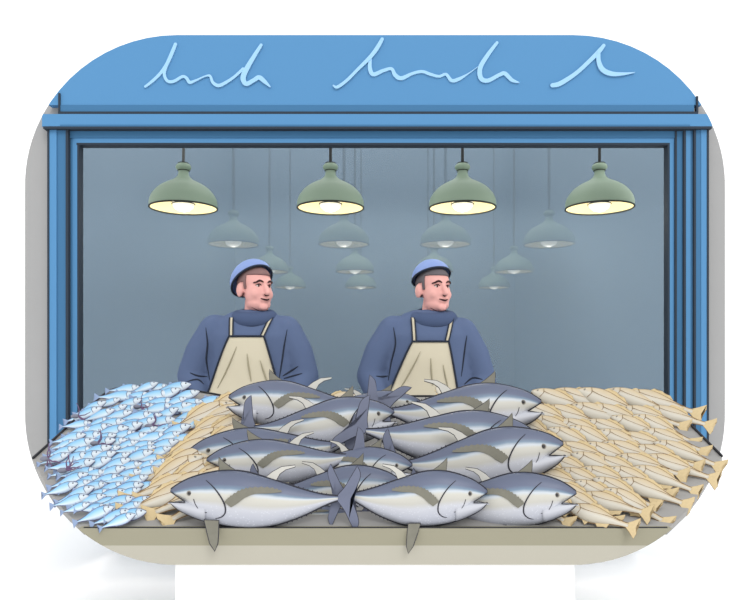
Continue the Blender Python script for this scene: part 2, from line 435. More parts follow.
# ---------------------------------------------------------------- counter
ZF = lambda d: 0.4396 + 0.236 * d                    # display surface height at a distance
def tray_d(py): return 637.3 / ((py - HY) + 165.2)
def T(px, py, dz=0.0):
    d = tray_d(py); v = P(px, py, d); v.z = ZF(d) + dz; return v
counter = empty('display_counter', (0, 2.5, 0))
tag(counter, 'wide grey sloping fish counter with a beige front board', 'counter')
def cobj(name, bm, m, **k):
    for v in bm.verts: v.co -= Vector((0, 2.5, 0))
    return obj(name, bm, m, counter, **k)
outline = [(84, 528), (63, 508), (48, 488), (33, 458), (60, 433.5), (84, 411), (104, 394), (112, 389.5), (126, 386.5), (150, 386.5), (180, 388), (215, 394), (240, 396), (380, 396), (560, 396), (640, 396), (664, 399), (690, 424), (722, 456), (702, 488), (688, 508), (667, 528)]
bm = bmesh.new(); add_prism(bm, [T(x, y, -0.004) for x, y in outline], Vector((0, 0, -0.014))); cobj('tray', bm, 'tray_grey')
bm = bmesh.new(); add_tube(bm, catmull([T(x, y, 0.0) for x, y in outline[3:19]], 4), 0.0045, 8); cobj('tray_rim', bm, 'line_dark', smooth=True)
bm = bmesh.new(); add_tube(bm, [T(*outline[i]) for i in (0, 21)], 0.0035, 8); cobj('front_edge', bm, 'line_dark', smooth=True)
def board(y0, y1, d, name, m):
    bm = bmesh.new(); ys = [y0 + (y1 - y0) * i / 8 for i in range(9)]
    add_prism(bm, [P(edge_x(y), y, d) for y in ys[::-1]] + [P(edge_x(y, True), y, d) for y in ys], Vector((0, 0.03, 0))); cobj(name, bm, m)
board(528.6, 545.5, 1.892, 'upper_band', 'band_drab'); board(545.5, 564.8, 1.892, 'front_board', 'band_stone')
bm = bmesh.new(); add_box(bm, -0.55, 0.55, 1.93, 2.95, 0.0, 0.80); cobj('pedestal', bm, 'white_floor')

# ---------------------------------------------------------------- tuna
TOP = [(0, .018), (.04, .05), (.09, .082), (.15, .108), (.22, .130), (.32, .149), (.44, .144), (.55, .117), (.67, .082), (.78, .048), (.9, .020), (1, .012)]
BOT = [(0, -.062), (.04, -.098), (.09, -.126), (.2, -.168), (.34, -.198), (.48, -.206), (.6, -.192), (.7, -.160), (.8, -.116), (.9, -.060), (.96, -.030), (1, -.014)]
WID = [(0, .010), (.05, .034), (.1, .052), (.2, .076), (.34, .092), (.48, .092), (.6, .078), (.75, .048), (.9, .018), (1, .010)]
def ip(tab, u):
    if u <= tab[0][0]: return tab[0][1]
    for i in range(len(tab) - 1):
        (a, p), (b, q) = tab[i], tab[i + 1]
        if u <= b:
            t = (u - a) / (b - a)
            m0 = (tab[i + 1][1] - tab[max(i - 1, 0)][1]) / (tab[i + 1][0] - tab[max(i - 1, 0)][0])
            m1 = (tab[min(i + 2, len(tab) - 1)][1] - tab[i][1]) / (tab[min(i + 2, len(tab) - 1)][0] - tab[i][0])
            h = b - a
            return (2*t**3 - 3*t*t + 1)*p + (t**3 - 2*t*t + t)*h*m0 + (-2*t**3 + 3*t*t)*q + (t**3 - t*t)*h*m1
    return tab[-1][1]
def loft_fish(stations, seg=24, e=2.3):
    """stations: (x, ztop, zbot, halfwidth, tone top, tone bottom)"""
    bm = bmesh.new(); lay = bm.verts.layers.float.new('tone'); R = []
    for x, zt, zb, w, ta, tb in stations:
        c = (zt + zb) / 2; h = (zt - zb) / 2; ring = []
        for s in range(seg):
            a = 2 * math.pi * s / seg; ca, sa = math.cos(a), math.sin(a)
            y = w * math.copysign(abs(sa) ** (2 / e), sa); z = c + h * math.copysign(abs(ca) ** (2 / e), ca)
            v = bm.verts.new((x, y, z)); v[lay] = ta + (tb - ta) * (zt - z) / max(1e-6, zt - zb); ring.append(v)
        R.append(ring)
    for A, B in zip(R, R[1:]):
        for s in range(seg): bm.faces.new((A[s], A[(s + 1) % seg], B[(s + 1) % seg], B[s]))
    bm.faces.new(R[0][::-1]); bm.faces.new(R[-1])
    return bm
def side_y(u, z):
    zt, zb, w = ip(TOP, u), ip(BOT, u), ip(WID, u); c = (zt + zb) / 2; h = (zt - zb) / 2
    q = min(0.999, abs((z - c) / h)); return w * (1 - q ** 2.3) ** (1 / 2.3)
def plate(bm, pts, th, y=0.0, mi=0):
    """flat fin in the x-z plane"""
    add_prism(bm, [Vector((0.5 - u, y - th / 2, z)) for u, z in pts], Vector((0, th, 0)), mi)
def finpart(name, outline, th, m, root, edge=0.0035, n=3, y=0.0):
    bm = bmesh.new(); o2 = [tuple(v)[:2] for v in outline]
    plate(bm, o2, th, y, 0)
    add_tube(bm, [Vector((0.5 - u, y, z)) for u, z in o2], edge, 6, True, 1)
    return obj(name, bm, [m, 'fish_line'], root)
def make_tuna():
    r = empty('tuna')
    st = []
    for i in range(41):
        u = i / 40; zt = ip(TOP, u)
        if u <= 0.1: zb = .002 - .058 * (u / .1)
        elif u < 0.17: t = (u - .1) / .07; zb = (-.056) * (1 - t) + ip(BOT, u) * t
        else: zb = ip(BOT, u)
        w = ip(WID, u); full = zt - ip(BOT, u)
        st.append((0.5 - u, zt, zb, w if u > .17 else w * (0.85 + .15 * min(1, u / .17)), 0.0, (zt - zb) / full))
    body = obj('body', loft_fish(st), 'tuna_skin', r, True)
    st = []
    for i in range(13):
        u = -0.012 + 0.24 * i / 12; t = max(0, u)
        st.append((0.5 - u, -.068 + .02 * min(1, t / .1) - .0 * t, ip(BOT, t) - .002 if u > 0.005 else -.078, (ip(WID, t) * .93 + .003) if u > 0 else 0.008, 0, 1))
    obj('lower_jaw', loft_fish(st, 16), 'tuna_jaw', r, True)
    # dark ridge along back, belly and jaws
    bm = bmesh.new(); N = 40
    add_tube(bm, [Vector((0.5 - i / N, 0, ip(TOP, i / N) + .001)) for i in range(N + 1)], 0.0068, 6)
    add_tube(bm, [Vector((0.5 - i / N, 0, ip(BOT, i / N) - .001)) for i in range(N + 1)], 0.0068, 6)
    add_tube(bm, [Vector((.5, 0, .018)), Vector((.502, 0, .002)), Vector((.46, 0, -.022)), Vector((.41, 0, -.052)), Vector((.44, 0, -.056)), Vector((.49, 0, -.066)), Vector((.512, 0, -.072)), Vector((.5, 0, -.062))], 0.004, 6)
    obj('ridge', bm, 'fish_line', r, True)
    for sgn in (-1, 1):
        bm = bmesh.new()
        pts = catmull([(.22, .085, 0), (.265, .05, 0), (.31, 0, 0), (.345, -.06, 0), (.35, -.11, 0), (.325, -.14, 0), (.29, -.15, 0)], 5)
        add_tube(bm, [Vector((0.5 - p.x, sgn * (side_y(p.x, p.y) + .0005), p.y)) for p in pts], [.0018 + .0032 * math.sin(math.pi * i / (len(pts) - 1)) for i in range(len(pts))], 6)
        pts = catmull([(.155, -.035, 0), (.17, -.07, 0), (.2, -.105, 0), (.24, -.115, 0)], 5)
        add_tube(bm, [Vector((0.5 - p.x, sgn * (side_y(p.x, p.y) + .0002), p.y)) for p in pts], .0022, 6)
        obj('gill_cover_edge', bm, 'fish_line', body, True)
        # mouth line running back across the cheek
        bm = bmesh.new()
        for u0, z0, u1, z1 in ((.0, .0, .1, -.055), (.0, -.068, .1, -.057)):
            pp = []
            for i in range(7):
                t = i / 6; u = u0 + (u1 - u0) * t; z = z0 + (z1 - z0) * t
                pp.append(Vector((0.5 - u, sgn * (ip(WID, u) * (.55 + .4 * t)), z)))
            add_tube(bm, pp, .0028, 6)
        obj('mouth_line', bm, 'fish_line', body, True)
        # pectoral fin lying along the flank
        tu = catmull([(.67, .035, 0), (.6, .052, 0), (.5, .050, 0), (.43, .030, 0), (.37, -.015, 0), (.345, -.045, 0)], 6)
        lu = catmull([(.67, .028, 0), (.6, .018, 0), (.52, .012, 0), (.46, -.015, 0), (.42, -.050, 0), (.385, -.075, 0)], 6)
        bm = bmesh.new(); A = []; B = []; A2 = []; B2 = []
        for i, (a, b) in enumerate(zip(tu, lu)):
            za = a.y + (0.006 if i % 2 else -0.002)
            ya, yb = side_y(a.x, za), side_y(b.x, b.y)
            A.append(bm.verts.new((0.5 - a.x, sgn * (ya + .006), za))); B.append(bm.verts.new((0.5 - b.x, sgn * (yb + .006), b.y)))
            A2.append(bm.verts.new((0.5 - a.x, sgn * (ya - .006), za))); B2.append(bm.verts.new((0.5 - b.x, sgn * (yb - .006), b.y)))
        for i in range(len(A) - 1):
            bm.faces.new((A[i], A[i + 1], B[i + 1], B[i])); bm.faces.new((A2[i], B2[i], B2[i + 1], A2[i + 1]))
            bm.faces.new((A[i], A2[i], A2[i + 1], A[i + 1])); bm.faces.new((B[i], B[i + 1], B2[i + 1], B2[i]))
        bm.faces.new((A[0], B[0], B2[0], A2[0])); bm.faces.new((A[-1], A2[-1], B2[-1], B[-1]))
        obj('pectoral_fin', bm, 'fin_olive', r)
        yy = side_y(.125, .0); c = (0.5 - .125, sgn * (yy - .004), .0)
        bm = bmesh.new(); add_ell(bm, c, (.017, .008, .017), None, 14, 8); e = obj('eye', bm, 'eye_ring', r, True)
        bm = bmesh.new(); add_ell(bm, (c[0], c[1] + sgn * .004, c[2]), (.011, .0075, .011), None, 12, 8); obj('pupil', bm, 'eye_dark', e, True)
    finpart('dorsal_fin', [(.285, .135), (.275, .20), (.272, .232), (.30, .205), (.34, .175), (.40, .140), (.34, .135)], .008, 'fin_olive', r)
    finpart('rear_dorsal_fin', [(.555, .108), (.60, .150), (.655, .185), (.735, .198), (.735, .188), (.68, .168), (.645, .140), (.625, .095)], .008, 'fin_pale', r, .0042)
    for sgn in (-1, 1):
        o2 = [(.475, -.185), (.50, -.25), (.53, -.32), (.565, -.362), (.575, -.32), (.57, -.26), (.56, -.185)]
        pts = [Vector((0.5 - u, sgn * (.055 + (-.185 - z) * .42), z)) for u, z in o2]
        bm = bmesh.new(); add_prism(bm, pts, Vector((0, sgn * .008, 0)), 0); add_tube(bm, [p + Vector((0, sgn * .004, 0)) for p in pts], .0042, 6, True, 1)
        obj('pelvic_fin', bm, ['fin_olive', 'fish_line'], r)
    bm = bmesh.new()
    for i in range(9):
        u = .70 + i * .028; z = ip(TOP, u); h = .013
        plate(bm, [(u - .012, z - .004), (u + .008, z + h), (u + .010, z - .004)], .005)
        z = ip(BOT, u)
        plate(bm, [(u - .012, z + .004), (u + .010, z + .004), (u + .008, z - h)], .005)
    obj('finlets', bm, 'fish_line', r)
    # tail fin, hinged at the peduncle
    th = .010
    up = catmull([(.0, .020, 0), (-.036, .066, 0), (-.070, .130, 0), (-.108, .205, 0)], 4)
    dn = catmull([(-.108, .205, 0), (-.128, .150, 0), (-.108, .075, 0), (-.075, .0, 0)], 4)
    pts = [(p.x, p.y) for p in up] + [(p.x, p.y) for p in dn[1:]]
    pts += [(x, -z) for x, z in [(p.x, p.y) for p in dn[1:-1]][::-1]] + [(p.x, -p.y) for p in up[::-1]]
    bm = bmesh.new(); add_prism(bm, [Vector((x, -th / 2, z)) for x, z in pts], Vector((0, th, 0)), 0)
    add_tube(bm, [Vector((x, 0, z)) for x, z in pts], .0042, 6, True, 1)
    obj('tail_fin', bm, ['fin_blue', 'fish_line'], r, loc=(-.5, 0, 0))
    return r
tuna0 = make_tuna(); tfirst = True
def place_axes(o, head, tail, lean, L=None, roll=0, zs=1.0):
    X = (head - tail); length = X.length; X.normalize()
    Z0 = Vector((0, math.sin(lean), math.cos(lean))); Y = Z0.cross(X); Y.normalize(); Z = X.cross(Y); Z.normalize()
    L = L or length
    M = Matrix((X, Y, Z)).transposed().to_4x4()
    o.matrix_world = Matrix.Translation((head + tail) / 2) @ M @ Matrix.Diagonal((L, L, L * zs, 1))
def put_tuna(head, tail, dh, dt, lean, zs, tailrot, label, pelvic=0.0):
    global tfirst
    o = tuna0 if tfirst else copy_tree(tuna0); tfirst = False
    place_axes(o, P(*head, dh), P(*tail, dt), math.radians(lean), zs=zs)
    for c in bpy.data.objects:
        if c.parent == o and c.name.startswith('tail_fin'): c.rotation_euler = (0, math.radians(tailrot), 0)
    for c in bpy.data.objects:
        if c.parent == o and c.name.startswith('pelvic_fin'): c.location = (pelvic, 0, pelvic * .09)
    tag(o, label, 'fish', 'tuna piled in the middle of the counter')
# (snout px, tail px, distance at the snout / tail, lean back, fatness, tail turn)
put_tuna((171, 492), (338, 498), 1.925, 1.92, 8, .93, 0, 'large silver tuna at the lower left of the pile, pelvic fin over the edge', .25)
put_tuna((487, 493), (346, 495), 1.92, 1.94, 8, 1.08, 0, 'silver tuna in the middle of the front edge, facing right with open mouth')
put_tuna((576, 494), (430, 498), 1.915, 2.01, 8, 1.04, 0, 'rightmost tuna on the front edge, its mouth over the tan fish')
put_tuna((563, 445), (400, 464), 2.2, 2.24, 14, 1.0, 15, 'tuna facing right just above and behind the rightmost front tuna')
put_tuna((536, 436), (366, 431), 2.36, 2.33, 14, .92, 32, 'second tuna down on the right, its snout hidden behind the next one')
put_tuna((541, 403), (385, 411), 2.62, 2.62, 16, .98, 78, 'topmost tuna on the right, facing right, below the right man')
put_tuna((229, 398), (366, 406), 2.62, 2.60, 16, 1.0, 25, 'topmost tuna on the left, mouth open, below the left man')
put_tuna((394, 413), (254, 428), 2.49, 2.40, 14, 1.0, 28, 'second tuna from the top left, facing right, tail against the tan fish')
put_tuna((190, 452), (345, 444), 2.31, 2.36, 12, .9, 10, 'left facing tuna on the left edge, behind its almost identical neighbour')
put_tuna((207, 461), (352, 456), 2.17, 2.22, 12, .9, 15, 'left facing tuna overlapping its neighbour on the left edge, snout further right')
put_tuna((402, 484), (268, 492), 2.07, 2.09, 10, 1.05, 0, 'dark backed tuna above the two touching front tails, belly hidden')
put_tuna((412, 466), (300, 462), 2.19, 2.26, 12, 1.0, 0, 'mostly buried tuna at the centre of the pile under a drooping tail')
put_tuna((262, 513), (362, 512), 2.01, 2.01, 5, .72, 0, 'small dark tuna tucked under the two touching front tails')
put_tuna((420, 402), (318, 405), 2.74, 2.76, 14, .8, 0, 'half hidden small tuna at the back between the two topmost tuna')

# ---------------------------------------------------------------- tan fish
def make_tan():
    top = [(0, .01), (.06, .05), (.15, .09), (.3, .125), (.45, .12), (.6, .09), (.75, .055), (.9, .03), (1, .03)]
    bot = [(0, -.02), (.06, -.05), (.15, -.085), (.3, -.12), (.45, -.12), (.6, -.09), (.75, -.055), (.9, -.035), (1, -.03)]
    r = empty('tan_fish')
    st = [(0.5 - i / 16, ip(top, i / 16), ip(bot, i / 16), [.01, .035, .05, .06, .065, .068, .068, .066, .06, .054, .046, .04, .033, .026, .02, .015, .012][i], 0, 1) for i in range(17)]
    obj('body', loft_fish(st, 14, 2.0), 'tan_skin', r, True)
    bm = bmesh.new()
    add_tube(bm, [Vector((0.5 - i / 16, 0, ip(top, i / 16) + .002)) for i in range(17)], .008, 5)
    add_tube(bm, [Vector((0.5 - i / 16, 0, ip(bot, i / 16) - .002)) for i in range(17)], .006, 5)
    for sgn in (-1, 1):
        pts = catmull([(.17, .07, 0), (.215, .0, 0), (.19, -.07, 0)], 4)
        add_tube(bm, [Vector((0.5 - p.x, sgn * .062 * (1 - (p.y / .1) ** 2) ** .5, p.y)) for p in pts], .0045, 5)
        add_tube(bm, [Vector((.30 - i * .11, sgn * [.070, .069, .066, .056, .044, .03, .02][i], .02 - .012 * math.sin(i))) for i in range(7)], .003, 5)
    obj('ridge', bm, 'tan_line', r)
    def fin(name, pts):
        bm = bmesh.new(); add_prism(bm, [Vector((0.5 - u, -.006, z)) for u, z in pts], Vector((0, .012, 0)), 0)
        add_tube(bm, [Vector((0.5 - u, 0, z)) for u, z in pts], .0045, 5, True, 1); obj(name, bm, ['tan_fin', 'tan_line'], r)
    fin('tail_fin', [(.97, .03), (1.05, .08), (1.14, .15), (1.16, .08), (1.12, .0), (1.16, -.08), (1.14, -.15), (1.05, -.08), (.97, -.03)])
    fin('dorsal_fin', [(.3, .11), (.36, .17), (.42, .155), (.48, .165), (.54, .135), (.62, .13), (.7, .065)])
    fin('anal_fin', [(.5, -.1), (.58, -.165), (.64, -.13), (.7, -.12), (.72, -.06)])
    fin('pelvic_fin', [(.28, -.11), (.36, -.175), (.4, -.115)])
    for sgn in (-1, 1):
        bm = bmesh.new(); add_ell(bm, (.4, sgn * .042, .015), (.016, .01, .016), None, 10, 6); obj('eye', bm, 'eye_ring', r, True)
    return r
tan0 = make_tan(); KIDS0 = [c for c in bpy.data.objects if c.parent == tan0]
pale_body = None; kfirst = True
def put_tan(px, py, ang, L, lean, label, group, lift=.02, pale=False, out=(.24, .42)):
    """fish centred over a spot of the tray, heads uphill, leaning back on the ones behind"""
    global kfirst, pale_body
    if kfirst: o = tan0; kids = KIDS0; kfirst = False
    else:
        o = tan0.copy(); COL.objects.link(o); kids = []
        for c in KIDS0:
            q = c.copy(); COL.objects.link(q); q.parent = o; kids.append(q)
    if pale:
        b = [q for q in kids if q.name.startswith('body')][0]
        if pale_body is None:
            pale_body = b.data.copy(); pale_body.materials[0] = MATS['tan_pale_skin']
        b.data = pale_body
    c = T(px, py); c.z += lift; ln = math.radians(lean)
    U = Vector((0, math.sin(ln), math.cos(ln))); X = Vector((1, 0, 0))
    a = math.radians(ang); ax = X * math.cos(a) + U * math.sin(a)
    N = X.cross(U); N.normalize()                       # broad side normal
    ax = (ax - N * random.uniform(*out)); ax.normalize()     # tails lift out of the heap
    Y = N - ax * N.dot(ax); Y.normalize(); Z = Y.cross(ax) * -1
    Z = ax.cross(Y); 
    if Z.z < 0: Z = -Z; Y = -Y
    M = Matrix((ax, Y, Z)).transposed().to_4x4()
    o.matrix_world = Matrix.Translation(c) @ M @ Matrix.Diagonal((L, L, L * 1.3, 1))
    tag(o, label, 'fish', group)
def inside(x, y, poly):
    r = False; j = len(poly) - 1
    for i in range(len(poly)):
        xi, yi = poly[i]; xj, yj = poly[j]
        if (yi > y) != (yj > y) and x < (xj - xi) * (y - yi) / (yj - yi) + xi: r = not r
        j = i
    return r
polyR = [(540, 404), (574, 398), (640, 400), (660, 400), (676, 420), (689, 446), (684, 476), (660, 499), (630, 527), (520, 519), (505, 470)]
row = 0; y = 408.0
while y < 527:
    x = 510.0 + (row % 2) * 13
    while x < 716:
        xx = x + random.uniform(-3, 3); yy = y + random.uniform(-2, 2)
        if inside(xx, yy, polyR):
            d = tray_d(yy); pale = 560 < xx < 645 and 395 < yy < 480 and random.random() < .6
            put_tan(xx, yy, 180 - 36 + random.uniform(-7, 7), (60 if yy > 420 else 68) * d / F * random.uniform(.92, 1.06), 34,
                    'greyish tan fish in the middle of the right hand pile' if pale else 'tan fish lying head up and left in the right hand pile',
                    'greyish tan fish in the right pile' if pale else 'tan fish in the right pile', .028 if yy < 412 else .020, pale)
        x += 25
    y += 13; row += 1
polyL = [(192, 430), (226, 402), (262, 412), (262, 440), (220, 470), (205, 514), (160, 520), (150, 512), (164, 480), (178, 455)]
row = 0; y = 414.0
while y < 522:
    x = 130.0 + (row % 2) * 12
    while x < 266:
        xx = x + random.uniform(-3, 3); yy = y + random.uniform(-2, 2)
        if inside(xx, yy, polyL):
            d = tray_d(yy)
            put_tan(xx, yy, 34 + random.uniform(-7, 7), 70 * d / F * random.uniform(.92, 1.06), 34,
                    'tan fish lying head up and right between blue fish and tuna', 'tan fish left of the tuna', .032, out=(.16, .28))
        x += 19
    y += 12; row += 1
put_tan(338, 405, 20, .16, 30, 'lone tan fish poking up behind the topmost left tuna', None, .03)
put_tan(440, 404, 100, .1, 30, 'lone tan fish behind the topmost right tuna, against the apron', None, .05)

# ---------------------------------------------------------------- small blue fish
def make_sardine():
    top = [(0, .01), (.08, .06), (.2, .11), (.35, .14), (.55, .12), (.75, .06), (.9, .025), (1, .02)]
    bot = [(0, -.02), (.08, -.07), (.2, -.12), (.35, -.15), (.55, -.13), (.75, -.07), (.9, -.03), (1, -.02)]
    W = [.01, .04, .06, .07, .075, .075, .07, .06, .045, .03, .02, .012, .01]
    bm = loft_fish([(0.5 - i / 12, ip(top, i / 12), ip(bot, i / 12), W[i], 0, 1) for i in range(13)], 12, 2.0)
    for f in bm.faces:
        f.material_index = 1 if f.calc_center_median().x > .26 else 0
        f.smooth = True
    add_tube(bm, [Vector((0.5 - i / 10, 0, ip(top, i / 10) + .002)) for i in range(11)], .013, 5, mi=2)
    add_tube(bm, [Vector((0.5 - i / 10, 0, ip(bot, i / 10) - .002)) for i in range(11)], .011, 5, mi=2)
    for sgn in (-1, 1):
        add_tube(bm, [Vector((x, sgn * y, z)) for x, y, z in ((.27, .045, .085), (.23, .074, .02), (.26, .06, -.08))], .008, 5, mi=2)
        n0 = len(bm.faces); add_ell(bm, (.37, sgn * .05, .02), (.022, .014, .022), None, 8, 6)
        bm.faces.ensure_lookup_table()
        for f in bm.faces[n0:]: f.material_index = 4
    n0 = len(bm.faces)
    add_prism(bm, [Vector((x, -.008, z)) for x, z in ((-.48, .02), (-.62, .12), (-.58, 0), (-.62, -.12), (-.48, -.02))], Vector((0, .016, 0)), 3)
    add_prism(bm, [Vector((x, -.008, z)) for x, z in ((.05, .12), (-.04, .19), (-.1, .12))], Vector((0, .016, 0)), 3)
    return obj('blue_fish', bm, ['sardine_skin', 'sardine_head', 'sardine_line', 'sardine_fin', 'sardine_eye'])
sar0 = make_sardine(); sf = True
polyB = [(50, 460), (66, 440), (84, 420), (102, 400), (124, 391), (178, 391), (200, 400), (218, 406), (198, 428), (172, 450), (152, 478), (140, 500), (128, 529), (86, 528), (68, 508), (57, 484)]
row = 0; y = 392.0
while y < 529:
    x = 30.0 + (row % 3) * 8
    while x < 222:
        xx = x + random.uniform(-3, 3); yy = y + random.uniform(-1.5, 1.5)
        if inside(xx, yy, polyB):
            o = sar0 if sf else sar0.copy()
            if not sf: COL.objects.link(o)
            sf = False
            d = tray_d(yy); L = random.uniform(25, 38) * d / F
            c = T(xx, yy, .014 + random.uniform(0, .006)); a = math.radians(random.uniform(10, 30)); ln = math.radians(42)
            U = Vector((0, math.sin(ln), math.cos(ln))); ax = Vector((math.cos(a), 0, 0)) + U * math.sin(a)
            N = Vector((1, 0, 0)).cross(U); ax = (ax + N * random.uniform(-.15, .15)).normalized()
            Y = (N - ax * N.dot(ax)).normalized(); Z = ax.cross(Y)
            if Z.z < 0: Z = -Z; Y = -Y
            o.matrix_world = Matrix.Translation(c) @ Matrix((ax, Y, Z)).transposed().to_4x4() @ Matrix.Diagonal((L, L, L * 1.3, 1))
            tag(o, 'small pale blue fish heaped on the left end of the counter', 'fish', 'small blue fish on the left of the counter')
        x += 16
    y += 7.2; row += 1

# purple squids lying among the blue fish
SQ = [((78, 424), 'purple squid among the blue fish nearest the left post'), ((48, 468), 'purple squid at the far left corner of the blue fish'),
      ((66, 480), 'purple squid in the lower left part of the blue fish'), ((152, 434), 'grey squid with purple arms between the blue fish and the tan fish'),
      ((140, 414), 'purple squid among the blue fish below the back rim'), ((98, 452), 'purple squid in the middle of the blue fish')]
for (px, py), lab in SQ:
    c = T(px, py, .03); r = empty('squid', c); tag(r, lab, 'squid', 'squids among the blue fish')
    bm = bmesh.new(); add_ell(bm, (-.012, 0, 0), (.016, .009, .009)); obj('mantle', bm, 'squid_body', r, True)
    for k in range(6):
        a = random.uniform(-1.2, 1.2); q = Vector((0, 0, 0)); pp = [q.copy()]
        for i in range(7):
            a += random.uniform(-.6, .6); q = q + Vector((math.cos(a) * .008, -.001, math.sin(a) * .008)); pp.append(q.copy())
        bm = bmesh.new(); add_tube(bm, catmull(pp, 2), [.0026 - .0015 * i / 14 for i in range(15)], 6); obj('arm', bm, 'squid_purple', r, True)

# ---------------------------------------------------------------- people
def person(cx, d, yaw, head_dx, head_z, arms, label, hairmat, cap_spec, bib, crease):
    """front of the figure faces -y; arms: for each side shoulder, elbow, wrist"""
    root = empty('person', (cx, d, 0)); tag(root, label, 'person')
    HM = Matrix.Translation((head_dx, 0, head_z)) @ Matrix.Rotation(yaw, 4, 'Z')
    # --- body, one skin
    bm = bmesh.new()
    add_ell(bm, (0, .012, .032), (.077, .094, .086), HM, 28, 18)
    add_ell(bm, (0, -.026, -.025), (.070, .062, .084), HM, 24, 16)
    add_ell(bm, (0, -.028, -.076), (.062, .054, .040), HM)
    add_ell(bm, (0, -.072, -.094), (.024, .020, .018), HM)
    add_ell(bm, (0, -.074, .028), (.050, .018, .014), HM)
    for s in (-1, 1):
        add_ell(bm, (s * .040, -.058, -.030), (.022, .022, .026), HM)
        add_ell(bm, (s * .082, .016, -.010), (.013, .024, .036), HM)
    add_chain(bm, [(0, -.086, .012), (0, -.104, -.016), (0, -.110, -.026)], [.010, .012, .014], HM)
    add_ell(bm, (0, -.088, -.030), (.018, .014, .010), HM)
    add_ell(bm, (0, -.082, -.058), (.026, .012, .013), HM)
    add_chain(bm, [(head_dx, .012, head_z - .06), (head_dx * .5, .02, head_z - .2)], [.054, .058])
    add_loft(bm, [(0, .02, 1.56, .05, .05), (0, .01, 1.52, .12, .07), (0, 0, 1.45, .175, .095), (0, 0, 1.33, .17, .10), (0, 0, 1.18, .15, .095), (0, 0, 1.05, .155, .10), (0, 0, .93, .165, .105), (0, 0, .86, .14, .09)])
    for s in (-1, 1):
        sh, el, wr = arms[0 if s < 0 else 1]
        add_chain(bm, [sh, el, wr], [.052, .042, .028])
        wv = Vector(wr); fd = (wv - Vector(el)).normalized(); side = Vector((-s, 0, 0)); side = (side - fd * side.dot(fd)).normalized(); nn = fd.cross(side)
        for t in (0, .25, .5, .75, 1):       # palm
            add_ell(bm, wv + fd * (.03 + .055 * t) , (.030 + .010 * t, .018, .024), None, 14, 8)
        for k, (off, ln) in enumerate(((-.030, .062), (-.010, .074), (.010, .070), (.030, .055))):
            b0 = wv + fd * .085 + side * off; b1 = b0 + fd * ln * .5 + Vector((0, -.006, -.006)); b2 = b1 + fd * ln * .45 + Vector((0, -.004, -.016))
            add_chain(bm, [b0, b1, b2], [.0095, .009, .008])
        t0 = wv + fd * .035 + side * .030; t1 = t0 + fd * .03 + side * .025; t2 = t1 + fd * .03 + side * .006
        add_chain(bm, [t0, t1, t2], [.012, .0105, .009])
        add_chain(bm, [(s * .09, 0, .90), (s * .10, -.01, .50), (s * .10, .02, .09)], [.085, .058, .042])
        add_chain(bm, [(s * .10, .02, .06), (s * .11, -.10, .045)], [.040, .034])
    skin = fuse(bm, .0055, 3)
    bvh = BVHTree.FromBMesh(skin)
    body = obj('body', skin, 'skin', root, True)
    inv = HM.to_3x3()
    def on_face(x, z, off=.001):
        o = HM @ Vector((x, -.4, z)); dirv = inv @ Vector((0, 1, 0))
        h, nrm, i, dd = bvh.ray_cast(o, dirv)
        return (h - dirv * off) if h else HM @ Vector((x, -.09, z))
    def face_line(name, pts, r, m='feature_dark', taper=True):
        Q = catmull([(x, z, 0) for x, z in pts], 5); k = len(Q)
        bm = bmesh.new(); add_tube(bm, [on_face(q.x, q.y, .0006) for q in Q], [r * (.45 + .55 * math.sin(math.pi * i / (k - 1))) if taper else r for i in range(k)], 6)
        obj(name, bm, m, root, True)
    for s in (-1, 1):
        face_line('eyebrow', [(s * .012, .026), (s * .030, .033), (s * .050, .022)], .0056)
        c = on_face(s * .030, .008, -.006); bm = bmesh.new(); add_ell(bm, (0, 0, 0), (.0115, .008, .0065), Matrix.Translation(c) @ HM.to_3x3().to_4x4(), 14, 8); e = obj('eye', bm, 'eye_white', root, True)
        c = on_face(s * .030, .008, -.001); bm = bmesh.new(); add_ell(bm, (0, 0, 0), (.0058, .0045, .0062), Matrix.Translation(c) @ HM.to_3x3().to_4x4(), 12, 8); obj('pupil', bm, 'feature_dark', e, True)
        face_line('eyelid', [(s * .018, .011), (s * .030, .017), (s * .043, .010)], .0030)
    face_line('mouth', [(-.024, -.054), (-.010, -.0585), (.008, -.060), (.026, -.053)], .0046)
    face_line('nostrils', [(-.012, -.034), (0, -.039), (.012, -.034)], .0040)
    face_line('chin_line', [(-.050, -.096), (-.03, -.106), (-.01, -.112)], .002)
    # hair
    bm = bmesh.new(); bmesh.ops.create_uvsphere(bm, u_segments=48, v_segments=32, radius=1)
    kill = []
    for v in bm.verts:
        p = v.co
        X, Yy, Zz = p.x, p.y, p.z
        front = -Yy
        # hairline: high on the forehead, sideburn in front of the ear, low at the nape
        lim = .33 if front > .45 else (-.42 if front > .20 and abs(X) > .75 else (-.05 if front > -.05 else -.75))
        if front > .20 and front <= .45: lim = -.40 if abs(X) > .8 else .30
        if Zz < lim: kill.append(v)
    bmesh.ops.delete(bm, geom=kill, context='VERTS')
    for v in bm.verts: v.co = HM @ (Vector((v.co.x * .0825, v.co.y * .100, v.co.z * .092)) + Vector((0, .012, .030)))
    h = obj('hair', bm, hairmat, root, True); so = h.modifiers.new('t', 'SOLIDIFY'); so.thickness = .006; so.offset = -1
    # cap
    tilt, cs, coff, cut, rot = cap_spec
    CM = HM @ Matrix.Translation(coff) @ Matrix.Rotation(tilt, 4, 'X') @ Matrix.Rotation(rot, 4, 'Y')
    bm = bmesh.new(); bmesh.ops.create_uvsphere(bm, u_segments=48, v_segments=40, radius=1)
    bmesh.ops.bisect_plane(bm, geom=bm.verts[:] + bm.edges[:] + bm.faces[:], plane_co=(0, 0, cut), plane_no=(0, 0, -1), clear_outer=True)
